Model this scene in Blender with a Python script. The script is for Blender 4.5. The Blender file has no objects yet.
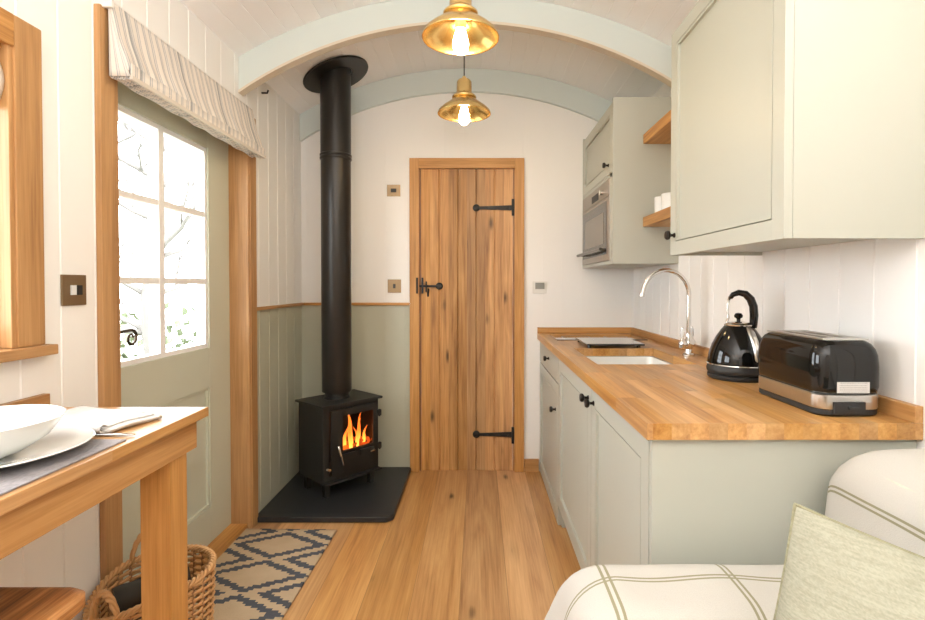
import bpy, bmesh, math, random
from mathutils import Vector, Matrix
random.seed(7)
PI = math.pi
scene = bpy.context.scene
COL = scene.collection

# ------------------------------------------------------------------ materials
class N:
    def __init__(s, name):
        s.m = bpy.data.materials.new(name); s.m.use_nodes = True
        s.t = s.m.node_tree; s.t.nodes.clear()
        s.out = s.t.nodes.new('ShaderNodeOutputMaterial')
    def n(s, typ, **kw):
        x = s.t.nodes.new(typ)
        for k, v in kw.items(): setattr(x, k, v)
        return x
    def put(s, sock, v):
        if isinstance(v, bpy.types.NodeSocket): s.t.links.new(v, sock)
        elif v is not None: sock.default_value = v
    def math(s, op, a, b=None, c=None, clamp=False):
        x = s.n('ShaderNodeMath', operation=op); x.use_clamp = clamp
        s.put(x.inputs[0], a)
        if b is not None: s.put(x.inputs[1], b)
        if c is not None: s.put(x.inputs[2], c)
        return x.outputs[0]
    def xyz(s, kind='Object'):
        tc = s.n('ShaderNodeTexCoord'); sp = s.n('ShaderNodeSeparateXYZ')
        s.t.links.new(tc.outputs[kind], sp.inputs[0]); return sp.outputs
    def comb(s, a, b, c=0.0):
        x = s.n('ShaderNodeCombineXYZ')
        s.put(x.inputs[0], a); s.put(x.inputs[1], b); s.put(x.inputs[2], c); return x.outputs[0]
    def noise(s, vec, scale=1, detail=4, rough=.5, dist=0):
        x = s.n('ShaderNodeTexNoise')
        if vec is not None: s.put(x.inputs['Vector'], vec)
        x.inputs['Scale'].default_value = scale; x.inputs['Detail'].default_value = detail
        x.inputs['Roughness'].default_value = rough; x.inputs['Distortion'].default_value = dist
        return x.outputs['Fac']
    def white(s, vec):
        x = s.n('ShaderNodeTexWhiteNoise', noise_dimensions='3D'); s.put(x.inputs['Vector'], vec); return x.outputs['Value']
    def ramp(s, fac, stops):
        x = s.n('ShaderNodeValToRGB'); s.put(x.inputs[0], fac)
        e = x.color_ramp.elements
        while len(e) < len(stops): e.new(.5)
        for i, (p, c) in enumerate(stops):
            e[i].position = p; e[i].color = (*c, 1)
        return x.outputs[0]
    def mix(s, fac, a, b, mode='MIX'):
        x = s.n('ShaderNodeMix', data_type='RGBA', blend_type=mode)
        s.put(x.inputs[0], fac)
        s.put(x.inputs[6], (*a, 1) if isinstance(a, tuple) else a)
        s.put(x.inputs[7], (*b, 1) if isinstance(b, tuple) else b)
        return x.outputs[2]
    def bsdf(s, col, rough=.5, metal=0, bump=None, bstr=.2, bdist=.002, **kw):
        p = s.n('ShaderNodeBsdfPrincipled')
        s.put(p.inputs['Base Color'], (*col, 1) if isinstance(col, tuple) else col)
        s.put(p.inputs['Roughness'], rough); p.inputs['Metallic'].default_value = metal
        for k, v in kw.items():
            s.put(p.inputs[k.replace('_', ' ')], (*v, 1) if isinstance(v, tuple) else v)
        if bump is not None:
            b = s.n('ShaderNodeBump'); b.inputs['Strength'].default_value = bstr
            b.inputs['Distance'].default_value = bdist
            s.put(b.inputs['Height'], bump); s.t.links.new(b.outputs[0], p.inputs['Normal'])
        s.t.links.new(p.outputs[0], s.out.inputs[0]); return s.m

def paint(name, col, rough=.45, var=.04, scale=6, **kw):
    g = N(name); x = g.xyz()
    v = g.noise(g.comb(x[0], x[1], x[2]), scale, 3)
    c = g.mix(g.math('MULTIPLY', v, var*2), col, tuple(k*.8 for k in col))
    return g.bsdf(c, rough, bump=g.noise(g.comb(x[0], x[1], x[2]), 60, 2), bstr=.05, **kw)

def plain(name, col, rough=.5, metal=0, **kw):
    g = N(name); x = g.xyz()
    v = g.noise(g.comb(x[0], x[1], x[2]), 25, 3)
    c = g.mix(g.math('MULTIPLY', v, .12), col, tuple(k*.75 for k in col))
    return g.bsdf(c, rough, metal, **kw)

def wood(name, light, mid, dark, along='Y', across='X', pw=None, pl=None, rough=.45, knots=1.0, vary=.25, gap=.0, sc=1.0, gapdark=.35, hue=None):
    g = N(name); x = g.xyz()
    ix = {'X': 0, 'Y': 1, 'Z': 2}
    a = x[ix[along]]; c = x[ix[across]]
    d = x[[k for k in (0, 1, 2) if k not in (ix[along], ix[across])][0]]
    oi = g.n('ShaderNodeObjectInfo').outputs['Random']
    if pw:
        cc = g.math('DIVIDE', c, pw); idx = g.math('FLOOR', cc)
        r1 = g.white(g.comb(idx, 3.1, 0.7))
        aa = g.math('ADD', g.math('DIVIDE', a, pl), g.math('MULTIPLY', r1, 7.3)); jdx = g.math('FLOOR', aa)
        rid = g.white(g.comb(idx, jdx, 5.5)); rid2 = g.white(g.comb(jdx, idx, 9.5))
    else:
        rid = oi; rid2 = oi
    off = g.math('MULTIPLY', rid, 13.7)
    vec = g.comb(g.math('ADD', g.math('MULTIPLY', a, 1.1*sc), off), g.math('ADD', g.math('MULTIPLY', c, 13*sc), off), g.math('MULTIPLY', d, 13*sc))
    n1 = g.noise(vec, 1, 5, .55, .9)
    vec2 = g.comb(g.math('ADD', g.math('MULTIPLY', a, 3.5*sc), off), g.math('MULTIPLY', c, 120*sc), g.math('MULTIPLY', d, 120*sc))
    n2 = g.noise(vec2, 1, 3, .6)
    f = g.math('ADD', g.math('MULTIPLY', n1, .62), g.math('MULTIPLY', n2, .38))
    col = g.ramp(f, [(.30, dark), (.47, mid), (.66, light)])
    if knots:
        vo = g.n('ShaderNodeTexVoronoi'); vo.inputs['Scale'].default_value = 1
        g.put(vo.inputs['Vector'], g.comb(g.math('ADD', g.math('MULTIPLY', a, 3.2), off), g.math('ADD', g.math('MULTIPLY', c, 9), off), g.math('MULTIPLY', d, 9)))
        dist = vo.outputs['Distance']
        keep = g.math('GREATER_THAN', g.white(vo.outputs['Position']), 1 - .30*knots)
        wob = g.math('ADD', dist, g.math('MULTIPLY', g.math('SUBTRACT', n2, .5), .18))
        k1 = g.math('MULTIPLY', g.math('SUBTRACT', 1, g.math('DIVIDE', wob, .17), clamp=True), keep, clamp=True)
        k2 = g.math('MULTIPLY', g.math('SUBTRACT', 1, g.math('DIVIDE', wob, .45), clamp=True), keep, clamp=True)
        col = g.mix(g.math('MULTIPLY', k2, .45), col, tuple(q*.6 for q in mid))
        col = g.mix(g.math('MULTIPLY', k1, 1.3, clamp=True), col, tuple(q*.22 for q in mid))
    hs = g.n('ShaderNodeHueSaturation'); g.put(hs.inputs['Color'], col)
    g.put(hs.inputs['Value'], g.math('ADD', 1 - vary*.6, g.math('MULTIPLY', rid, vary)))
    g.put(hs.inputs['Saturation'], g.math('ADD', .92, g.math('MULTIPLY', rid2, .14)))
    col = hs.outputs[0]
    bump = n2
    if pw and gap:
        fr = g.math('FRACT', cc)
        e = g.math('MINIMUM', fr, g.math('SUBTRACT', 1, fr))
        fa = g.math('FRACT', aa); ea = g.math('MINIMUM', fa, g.math('SUBTRACT', 1, fa))
        l1 = g.math('LESS_THAN', e, gap/pw); l2 = g.math('LESS_THAN', ea, gap/pl)
        l = g.math('MAXIMUM', l1, l2)
        col = g.mix(g.math('MULTIPLY', l, 1-gapdark), col, tuple(q*.3 for q in mid))
    return g.bsdf(col, rough, bump=bump, bstr=.12)

CREAM = paint('cream_paint', (.885, .87, .835), .5)
CREAM_CEIL = paint('white_paint', (.91, .905, .90), .5)
SAGE = paint('sage_paint', (.50, .50, .39), .5)
DOOR_SAGE = paint('door_paint', (.60, .62, .51), .35)
ARCH = paint('arch_paint', (.64, .70, .67), .45)
ARCHUNDER = paint('arch_edge_paint', (.66, .58, .46), .5)
CAB = paint('cabinet_paint', (.465, .475, .41), .4, .02)
OAKF = dict(light=(.66, .36, .14), mid=(.52, .26, .088), dark=(.36, .16, .05))
FLOOR = wood('oak_floor', (.70, .41, .17), (.55, .285, .105), (.33, .15, .05), 'Y', 'X', .19, 4.5, .33, 1.6, .34, .0010)
OAKY = wood('oak_along_y', (.62, .34, .125), (.46, .225, .068), (.25, .105, .028), 'Y', 'X', knots=.3)
OAKX = wood('oak_along_x', (.62, .34, .125), (.46, .225, .068), (.25, .105, .028), 'X', 'Z', knots=.2)
OAKZ = wood('oak_along_z', (.64, .35, .13), (.48, .24, .075), (.28, .12, .035), 'Z', 'X', knots=.6)
PLANKZ = wood('oak_door_planks', (.68, .38, .14), (.49, .24, .073), (.22, .09, .024), 'Z', 'X', .1216, 60.0, .5, 2.6, .42, .0)
BLOCK = wood('butcher_block', (.66, .38, .14), (.51, .26, .08), (.33, .14, .04), 'Y', 'X', .043, .42, .35, 0, .36, .0)
BLOCKX = wood('butcher_block_edge', (.62, .33, .12), (.49, .235, .075), (.34, .15, .04), 'Z', 'X', .085, .5, .35, 0, .5, .0)
TABLEY = wood('table_oak', (.62, .34, .125), (.47, .235, .07), (.29, .125, .035), 'Y', 'X', .09, 1.4, .3, .3, .2)
STOOLW = wood('stool_wood', (.58, .27, .09), (.28, .105, .028), (.06, .02, .008), 'Y', 'X', knots=0, sc=1.6)
DARKOAK = wood('dark_oak', (.40, .19, .06), (.27, .11, .03), (.17, .065, .018), 'Z', 'Y', knots=0)
IRON = plain('black_iron', (.022, .021, .02), .5, .4)
STOVE = plain('stove_black', (.020, .020, .019), .48, .2)
FLUE = plain('flue_black', (.035, .032, .029), .34, .55)
SLATE = paint('slate', (.026, .028, .031), .42, .5, 20)
GLOSSB = plain('gloss_black', (.006, .006, .006), .07, 0, Specular_IOR_Level=.42)
RUBBER = plain('matt_black', (.02, .02, .02), .55)
CHROME = plain('chrome', (.78, .77, .75), .08, 1)
STEEL = plain('brushed_steel', (.60, .59, .57), .28, 1)
BRASS = plain('brass', (.80, .58, .25), .22, 1)
BRASSD = plain('antique_brass', (.30, .21, .12), .35, .85)
WHITEC = plain('white_ceramic', (.78, .79, .77), .12, 0, Coat_Weight=.5)
WHITEP = plain('white_plastic', (.82, .80, .75), .4)
GREYP = plain('grey_plastic', (.28, .28, .25), .3)
HOBG = plain('hob_glass', (.012, .012, .013), .05, 0, Coat_Weight=1.0)
KNOB = plain('knob_bronze', (.02, .017, .015), .35, .5)
BRONZE = plain('handle_bronze', (.10, .07, .045), .4, .7)
WICK = plain('wicker', (.60, .34, .14), .5)
WICKD = plain('dark_wicker', (.30, .15, .06), .6)
TAN = plain('blind_lining', (.66, .60, .52), .8)

def glass():
    g = N('window_glass')
    tr = g.n('ShaderNodeBsdfTransparent'); gl = g.n('ShaderNodeBsdfGlossy'); gl.inputs['Roughness'].default_value = .02
    fr = g.n('ShaderNodeFresnel'); fr.inputs['IOR'].default_value = 1.3
    ge = g.n('ShaderNodeNewGeometry')
    k = g.math('MULTIPLY', g.math('MULTIPLY', fr.outputs[0], .6), g.math('SUBTRACT', 1, ge.outputs['Backfacing']))
    mx = g.n('ShaderNodeMixShader'); g.t.links.new(k, mx.inputs[0])
    g.t.links.new(tr.outputs[0], mx.inputs[1]); g.t.links.new(gl.outputs[0], mx.inputs[2])
    g.t.links.new(mx.outputs[0], g.out.inputs[0]); return g.m
GLASS = glass()
def emit(name, stops, strength, axis=2, scale=1.0, off=0.0):
    g = N(name); x = g.xyz('Object')
    col = g.ramp(g.math('ADD', g.math('MULTIPLY', x[axis], scale), off), stops)
    e = g.n('ShaderNodeEmission'); g.t.links.new(col, e.inputs[0]); e.inputs[1].default_value = strength
    g.t.links.new(e.outputs[0], g.out.inputs[0]); return g.m
BULB = emit('bulb_glow', [(0, (1, .72, .38)), (1, (1, .72, .38))], 75)
FLAME = emit('flame_glow', [(0, (1, .50, .13)), (.55, (1, .28, .035)), (1, (.75, .10, .01))], 1.9, 2, 6.0)
EMBER = emit('ember_glow', [(0, (.9, .12, .01)), (.5, (.08, .01, .002)), (1, (.5, .06, .008))], .9, 0, 9.0, .5)

def rug_mat():
    g = N('rug_weave'); x = g.xyz()
    sx, sy = .0145, .0125
    qx = g.math('MULTIPLY', g.math('FLOOR', g.math('DIVIDE', x[0], sx)), sx)
    qy = g.math('MULTIPLY', g.math('FLOOR', g.math('DIVIDE', x[1], sy)), sy)
    def diamond(ox, oy):
        u = g.math('WRAP', g.math('SUBTRACT', qx, ox), .29, -.29)
        v = g.math('WRAP', g.math('SUBTRACT', qy, oy), .129, -.129)
        f = g.math('ADD', g.math('DIVIDE', g.math('ABSOLUTE', u), .225), g.math('DIVIDE', g.math('ABSOLUTE', v), .122))
        return g.math('MULTIPLY', g.math('GREATER_THAN', f, .74), g.math('LESS_THAN', f, 1.02))
    m = g.math('MAXIMUM', diamond(.012, .0), diamond(.302, .129))
    n = g.noise(g.comb(g.math('MULTIPLY', x[0], 90), g.math('MULTIPLY', x[1], 300), 0), 1, 3)
    n3 = g.noise(g.comb(x[0], x[1], 0), 9, 3)
    cream = g.mix(n3, (.64, .50, .34), (.46, .34, .21))
    dark = g.mix(n, (.055, .065, .085), (.10, .11, .13))
    c = g.mix(m, cream, dark)
    return g.bsdf(c, .95, bump=n, bstr=.7, bdist=.004)
RUG = rug_mat()

def throw_mat():
    g = N('throw_cloth')
    uv = g.xyz('UV')
    def stripes(c, per, ph):
        u = g.math('WRAP', g.math('SUBTRACT', c, ph), per/2, -per/2)
        d = g.math('ABSOLUTE', g.math('SUBTRACT', g.math('ABSOLUTE', u), .0055))
        return g.math('LESS_THAN', d, .0026)
    m = g.math('MAXIMUM', stripes(uv[0], .25, .01), stripes(uv[1], .54, .49))
    w = g.noise(g.comb(g.math('MULTIPLY', uv[0], 450), g.math('MULTIPLY', uv[1], 450), 0), 1, 2)
    w2 = g.noise(g.comb(uv[0], uv[1], 0), 14, 3)
    base = g.mix(w, (.56, .54, .49), (.46, .44, .395))
    c = g.mix(g.math('MULTIPLY', m, .85), base, (.22, .20, .10))
    return g.bsdf(c, .95, bump=g.math('ADD', g.math('MULTIPLY', w, .3), w2), bstr=.35, bdist=.008)
THROW = throw_mat()
def linen(name, a, b, sc=380, rough=.95):
    g = N(name); x = g.xyz()
    n = g.noise(g.comb(g.math('MULTIPLY', x[0], sc), g.math('MULTIPLY', x[1], sc*.4), g.math('MULTIPLY', x[2], sc)), 1, 2)
    n2 = g.noise(g.comb(g.math('MULTIPLY', x[0], 30), g.math('MULTIPLY', x[1], 30), g.math('MULTIPLY', x[2], sc)), 1, 2)
    f = g.math('MULTIPLY', g.math('ADD', n, n2), .5)
    return g.bsdf(g.ramp(f, [(.35, b), (.62, a)]), rough, bump=f, bstr=.4)
LINEN = linen('sage_linen', (.36, .355, .275), (.27, .27, .20), 420)
PIPING = linen('piping', (.30, .29, .19), (.22, .21, .13), 200)
SOFAF = linen('sofa_fabric', (.62, .57, .48), (.54, .49, .40))
NAPK = linen('napkin_cotton', (.68, .66, .63), (.60, .58, .55), 200)
MATG = linen('placemat_weave', (.34, .32, .33), (.24, .23, .24), 260)

def blind_mat():
    g = N('ticking_stripe'); uv = g.xyz('UV')
    def st(per, ph, w):
        u = g.math('WRAP', g.math('SUBTRACT', uv[0], ph), per/2, -per/2)
        return g.math('LESS_THAN', g.math('ABSOLUTE', u), w)
    thin = g.math('MAXIMUM', st(.036, 0, .0020), st(.036, .010, .0012))
    wide = st(.036, .005, .007)
    big = st(.288, .10, .005)
    n = g.noise(g.comb(g.math('MULTIPLY', uv[0], 300), g.math('MULTIPLY', uv[1], 300), 0), 1, 2)
    c = g.mix(n, (.80, .74, .67), (.72, .66, .59))
    c = g.mix(g.math('MULTIPLY', wide, .25), c, (.42, .42, .44))
    c = g.mix(g.math('MULTIPLY', thin, .6), c, (.22, .25, .30))
    c = g.mix(g.math('MULTIPLY', big, .7), c, (.16, .19, .20))
    return g.bsdf(c, .9, bump=n, bstr=.2)
BLIND = blind_mat()

def flue_label():
    g = N('rating_label'); x = g.xyz()
    row = g.math('FRACT', g.math('MULTIPLY', x[2], 190))
    inrow = g.math('LESS_THAN', g.math('ABSOLUTE', g.math('SUBTRACT', row, .5)), .22)
    ch = g.math('GREATER_THAN', g.noise(g.comb(g.math('MULTIPLY', x[0], 700), g.math('FLOOR', g.math('MULTIPLY', x[2], 190)), 0), 1, 1), .47)
    m = g.math('MULTIPLY', inrow, ch)
    inside = g.math('LESS_THAN', g.math('ABSOLUTE', x[0]), .033)
    c = g.mix(g.math('MULTIPLY', g.math('MULTIPLY', m, inside), .55), (.58, .57, .55), (.2, .2, .2))
    return g.bsdf(c, .5)
LABELM = flue_label()

# ------------------------------------------------------------------ mesh helpers
def B(): return bmesh.new()
def box(bm, x0, x1, y0, y1, z0, z1, bev=0, seg=2):
    r = bmesh.ops.create_cube(bm, size=1)
    M = Matrix.Translation(((x0+x1)/2, (y0+y1)/2, (z0+z1)/2)) @ Matrix.Diagonal((abs(x1-x0), abs(y1-y0), abs(z1-z0), 1))
    bmesh.ops.transform(bm, matrix=M, verts=r['verts'])
    if bev:
        es = list({e for v in r['verts'] for e in v.link_edges})
        bmesh.ops.bevel(bm, geom=es, offset=bev, segments=seg, affect='EDGES', profile=.7)
    return bm
def prism(bm, pts, vec):
    """closed polygon pts (list of Vector) extruded by vec"""
    vs = [bm.verts.new(p) for p in pts]; f = bm.faces.new(vs)
    e = bmesh.ops.extrude_face_region(bm, geom=[f])
    nv = [v for v in e['geom'] if isinstance(v, bmesh.types.BMVert)]
    bmesh.ops.translate(bm, verts=nv, vec=vec)
    bmesh.ops.recalc_face_normals(bm, faces=bm.faces[:])
    return bm
def frame_of(d):
    d = d.normalized(); up = Vector((0, 0, 1)) if abs(d.z) < .95 else Vector((1, 0, 0))
    a = d.cross(up).normalized(); return a, a.cross(d).normalized()
def tube(bm, pts, r, seg=10, caps=True, closed=False, flat=1.0):
    pts = [Vector(p) for p in pts]; n = len(pts)
    rs = r if isinstance(r, (list, tuple)) else [r]*n
    rings = []; prev = None
    for i, p in enumerate(pts):
        if closed: d = pts[(i+1) % n]-pts[i-1]
        else: d = pts[min(i+1, n-1)]-pts[max(i-1, 0)]
        d.normalize()
        if prev is None: a, b = frame_of(d)
        else:
            a = prev-d*prev.dot(d)
            if a.length < 1e-5: a, b = frame_of(d)
            a.normalize(); b = a.cross(d)
        prev = a
        rings.append([bm.verts.new(p+(a*math.cos(t)+b*math.sin(t)*flat)*rs[i]) for t in [2*PI*k/seg for k in range(seg)]])
    m = n if closed else n-1
    for i in range(m):
        A, C = rings[i], rings[(i+1) % n]
        for k in range(seg): bm.faces.new((A[k], A[(k+1) % seg], C[(k+1) % seg], C[k]))
    if caps and not closed:
        bm.faces.new(rings[0][::-1]); bm.faces.new(rings[-1])
    return bm
def lathe(bm, prof, c=(0, 0, 0), seg=32, M=None):
    """prof list of (r, z) revolved about z, moved by c / transformed by M"""
    M = M or Matrix.Translation(c); rings = []
    for r, z in prof:
        if r < 1e-6: rings.append([bm.verts.new(M @ Vector((0, 0, z)))])
        else: rings.append([bm.verts.new(M @ Vector((r*math.cos(2*PI*k/seg), r*math.sin(2*PI*k/seg), z))) for k in range(seg)])
    for A, C in zip(rings, rings[1:]):
        for k in range(seg):
            q = (k+1) % seg
            if len(A) == 1 and len(C) == 1: continue
            if len(A) == 1: bm.faces.new((A[0], C[k], C[q]))
            elif len(C) == 1: bm.faces.new((A[k], A[q], C[0]))
            else: bm.faces.new((A[k], A[q], C[q], C[k]))
    return bm
def axisM(c, d):
    d = Vector(d).normalized(); return Matrix.Translation(c) @ d.to_track_quat('Z', 'Y').to_matrix().to_4x4()
def grid(bm, f, nu, nv, uvf=None):
    vs = [[bm.verts.new(f(i/nu, j/nv)) for j in range(nv+1)] for i in range(nu+1)]
    uv = bm.loops.layers.uv.verify() if uvf else None
    for i in range(nu):
        for j in range(nv):
            fc = bm.faces.new((vs[i][j], vs[i+1][j], vs[i+1][j+1], vs[i][j+1]))
            if uvf:
                for lp, (a, b) in zip(fc.loops, ((i, j), (i+1, j), (i+1, j+1), (i, j+1))):
                    lp[uv].uv = uvf(a/nu, b/nv)
    return bm

def obj(name, bm, mat, parent=None, smooth=False, local=False, bevel=0, center=True, sub=0, solid=0):
    """one mesh object; geometry is given in world space unless local"""
    bmesh.ops.recalc_face_normals(bm, faces=bm.faces[:]) if not solid else None
    me = bpy.data.meshes.new(name)
    o = bpy.data.objects.new(name, me); COL.objects.link(o)
    if not local:
        if parent is not None:
            bm.transform(WM(parent).inverted())
        elif center:
            vs = bm.verts
            c = Vector(((min(v.co.x for v in vs)+max(v.co.x for v in vs))/2, (min(v.co.y for v in vs)+max(v.co.y for v in vs))/2, min(v.co.z for v in vs)))
            bm.transform(Matrix.Translation(-c)); o.location = c
    bm.to_mesh(me); bm.free()
    if parent is not None: o.parent = parent
    me.materials.append(mat)
    if smooth:
        for p in me.polygons: p.use_smooth = True
        if smooth != 'all':
            me.set_sharp_from_angle(angle=math.radians(40))
    if solid:
        m = o.modifiers.new('solid', 'SOLIDIFY'); m.thickness = solid; m.offset = -1
    if bevel:
        m = o.modifiers.new('bevel', 'BEVEL'); m.width = bevel; m.segments = 2; m.limit_method = 'ANGLE'; m.angle_limit = math.radians(50)
    if sub:
        m = o.modifiers.new('sub', 'SUBSURF'); m.levels = sub; m.render_levels = sub
    return o
def WM(o):
    M = Matrix.LocRotScale(o.location, o.rotation_euler, None)
    return WM(o.parent) @ M if o.parent else M
def tag(o, label, cat, group=None, kind=None):
    o['label'] = label; o['category'] = cat
    if group: o['group'] = group
    if kind: o['kind'] = kind
    return o
def thing(name, loc, label, cat, group=None, rotz=0):
    o = bpy.data.objects.new(name, None); COL.objects.link(o); o.empty_display_size = .05
    o.location = loc; o.rotation_euler = (0, 0, rotz); return tag(o, label, cat, group)
def struct(name, bm, mat, parent=None, **kw):
    o = obj(name, bm, mat, parent, **kw)
    if parent is None: o['kind'] = 'structure'
    return o
def sempty(name, loc=(0, 0, 0)):
    o = bpy.data.objects.new(name, None); COL.objects.link(o); o.location = loc; o['kind'] = 'structure'; return o
def copy_tree(o, parent=None):
    c = o.copy(); COL.objects.link(c)
    if parent is not None: c.parent = parent
    for ch in [k for k in bpy.data.objects if k.parent == o]: copy_tree(ch, c)
    return c

# ------------------------------------------------------------------ room numbers (metres, camera stands at x=0 y=0)
XL, XR, YB, YF = -1.17, 1.02, 3.40, -3.2
CX = (XL+XR)/2
ZS, ZP = 2.345, 2.645                    # ceiling height at the walls and at the crown
HW = (XR-XL)/2
def arc(z0, z1, dx):
    s = z1-z0; R = (HW*HW+s*s)/(2*s); return z1-R+math.sqrt(R*R-dx*dx)

def groove_profile(a0, a1, pitch=.13, phase=0.0, w=.007, d=.003):
    """points (a, depth) of tongue and groove boards from a0 to a1"""
    pts = [(a0, 0)]; k = math.ceil((a0-phase)/pitch+1e-6)
    while phase+k*pitch < a1-w:
        g = phase+k*pitch
        if g > a0+w: pts += [(g-w/2, 0), (g-w*.12, d), (g+w*.12, d), (g+w/2, 0)]
        k += 1
    return pts+[(a1, 0)]
def wall_seg(bm, side, a0, a1, z0, z1, phase=0.0, thick=.13, pitch=.13):
    pr = groove_profile(a0, a1, pitch, phase)
    if side == 'L': P = [Vector((XL-d, a, z0)) for a, d in pr]+[Vector((XL-thick, a1, z0)), Vector((XL-thick, a0, z0))]
    elif side == 'R': P = [Vector((XR+d, a, z0)) for a, d in pr]+[Vector((XR+thick, a1, z0)), Vector((XR+thick, a0, z0))]
    else: P = [Vector((a, YB+d*.12, z0)) for a, d in pr]+[Vector((a1, YB+thick, z0)), Vector((a0, YB+thick, z0))]
    return prism(bm, P, Vector((0, 0, z1-z0)))

# floor
b = B(); box(b, XL-.14, XR+.14, YF-.1, YB+.14, -.06, 0); fl = struct('floor', b, FLOOR)
# left wall: window opening y .42..1.29, door opening y 1.64..2.60
b = B()
for a0, a1, z0, z1 in ((YF, .42, 0, 2.38), (.42, 1.29, 0, 1.06), (.42, 1.29, 1.83, 2.38), (1.29, 1.64, 0, 2.38), (1.64, 2.60, 2.02, 2.38), (2.60, YB, 1.115, 2.38)):
    wall_seg(b, 'L', a0, a1, z0, z1, .01)
wl = struct('wall_left', b, CREAM)
b = B(); wall_seg(b, 'L', 2.60, YB, 0, 1.105, .01); struct('green_panelling', b, SAGE, wl)
b = B(); wall_seg(b, 'R', YF, YB, 0, 2.38, .03); wr = struct('wall_right', b, CREAM)
# back wall, door opening x -.40..+.24
DX0, DX1, DZ = -.398, .238, 2.005
b = B()
wall_seg(b, 'B', XL-.13, DX0, 1.115, 2.75, .03); wall_seg(b, 'B', DX1, XR+.13, 0, 2.75, .03); wall_seg(b, 'B', DX0, DX1, DZ, 2.75, .03)
wb = struct('wall_back', b, CREAM)
b = B(); wall_seg(b, 'B', XL-.13, DX0, 0, 1.105, .03); struct('green_panelling', b, SAGE, wb)
# wall behind the camera
b = B(); box(b, XL-.13, XR+.13, YF-.12, YF, 0, 2.75); struct('wall_front', b, CREAM)
# ceiling: boards running down the hut on a barrel vault
b = B()
s = ZP-ZS; R = (HW*HW+s*s)/(2*s); a_end = math.asin((HW+.06)/R)
pr = groove_profile(-a_end*R, a_end*R, .088, .0, .006, .002)
P = []
def cpt(l, d):
    t = l/R; return Vector((CX+(R+d)*math.sin(t), YF-.1, ZP-R+(R+d)*math.cos(t)))
fine = []
for (l0, d0), (l1, d1) in zip(pr, pr[1:]):
    fine.append((l0, d0))
    if l1-l0 > .04: fine.append(((l0+l1)/2, 0))
fine.append(pr[-1])
P = [cpt(l, d) for l, d in fine]+[cpt(l, .08) for l in [a_end*R*(1-k/16) for k in range(0, 33)]]
prism(b, P, Vector((0, YB-YF+.2, 0))); struct('ceiling', b, CREAM_CEIL)
# arched beams
def arch(name, y0, y1):
    b = B(); pts = []
    lo = lambda dx: arc(2.175, 2.512, dx); hi = lambda dx: arc(ZS, ZP, dx)-.001
    xs = [-HW+.001+(2*HW-.002)*k/48 for k in range(49)]
    P = [Vector((CX+x, y0, lo(x)+.006)) for x in xs]+[Vector((CX+x, y0, hi(x))) for x in xs[::-1]]
    prism(b, P, Vector((0, y1-y0, 0)))
    o = struct(name, b, ARCH)
    b = B()
    P = [Vector((CX+x, y0-.004, lo(x)-.006)) for x in xs]+[Vector((CX+x, y0-.004, lo(x)+.007)) for x in xs[::-1]]
    prism(b, P, Vector((0, y1-y0+.008, 0))); obj('edge_bead', b, ARCHUNDER, o)
    return o
arch('trim_1', 2.52, 2.562)
b = B(); xs = [-HW+.001+(2*HW-.002)*k/48 for k in range(49)]
P = [Vector((CX+x, YB-.03, arc(2.175, 2.497, x))) for x in xs]+[Vector((CX+x, YB-.03, arc(ZS, ZP, x)-.001)) for x in xs[::-1]]
prism(b, P, Vector((0, .029, 0))); struct('trim_2', b, ARCH)
# dado rails
b = B(); box(b, XL+.0, XL+.016, 2.672, YB-.001, 1.102, 1.120, .003); struct('trim_3', b, OAKY)
b = B(); box(b, XL+.017, -.458, YB-.016, YB, 1.102, 1.120, .003); struct('trim_4', b, OAKX)
# skirting right of the back door
b = B(); box(b, .299, .396, YB-.018, YB-.001, .001, .085, .004); struct('baseboard_back', b, OAKX)
# small iron hook by the arch foot
b = B(); tube(b, [(XL, 2.79, 2.27), (XL+.03, 2.79, 2.27), (XL+.035, 2.79, 2.285)], .005, 8)
tag(obj('wall_hook', b, IRON, smooth=True), 'tiny dark hook on the left wall at the foot of the near arch', 'hook')

# ------------------------------------------------------------------ planked back door
d = sempty('door_1', (-.08, YB, 0))
b = B()
box(b, -.456, DX0+.004, YB-.02, YB+.0, 0.001, 2.067, .003); box(b, DX1-.004, .297, YB-.02, YB+.0, 0.001, 2.067, .003)
obj('frame', b, OAKZ, d)
b = B(); box(b, DX0+.004, DX1-.004, YB-.02, YB, DZ-.004, 2.067, .002); obj('frame', b, OAKX, d)
b = B()
for x0, x1 in ((DX0, DX0+.012), (DX1-.012, DX1)): box(b, x0, x1, YB+.004, YB+.11, 0.001, DZ)
obj('door_stop', b, DARKOAK, d)
b = B(); pr = groove_profile(-.384, .224, .1216, -.384, .011, .007)
P = [Vector((a, YB+.012+dd, .001)) for a, dd in pr]+[Vector((.224, YB+.05, .001)), Vector((-.384, YB+.05, .001))]
prism(b, P, Vector((0, 0, 2.002))); leaf = obj('door_leaf', b, PLANKZ, d)
def strap(z):
    b = B(); y = YB+.012
    box(b, .214, .232, y-.034, y-.028, z-.055, z+.055, .002)
    box(b, .222, .228, y-.030, y, z-.05, z+.05)
    prism(b, [Vector((.222, y-.006, z-.017)), Vector((.222, y-.006, z+.017)), Vector((.10, y-.006, z+.012)), Vector((-.0, y-.006, z+.009)), Vector((-.0, y-.006, z-.009)), Vector((.10, y-.006, z-.012))], Vector((0, -.008, 0)))
    lathe(b, [(0, 0), (.024, 0), (.024, .008), (.012, .013), (0, .013)], M=axisM((-.018, y-.002, z), (0, -1, 0)), seg=20)
    for x in (.06, .13, .19): lathe(b, [(0, 0), (.006, 0), (.004, .004), (0, .005)], M=axisM((x, y-.014, z), (0, -1, 0)), seg=10)
    obj('hinge', b, IRON, d)
strap(1.745); strap(.245)
b = B(); y = YB+.012
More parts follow.
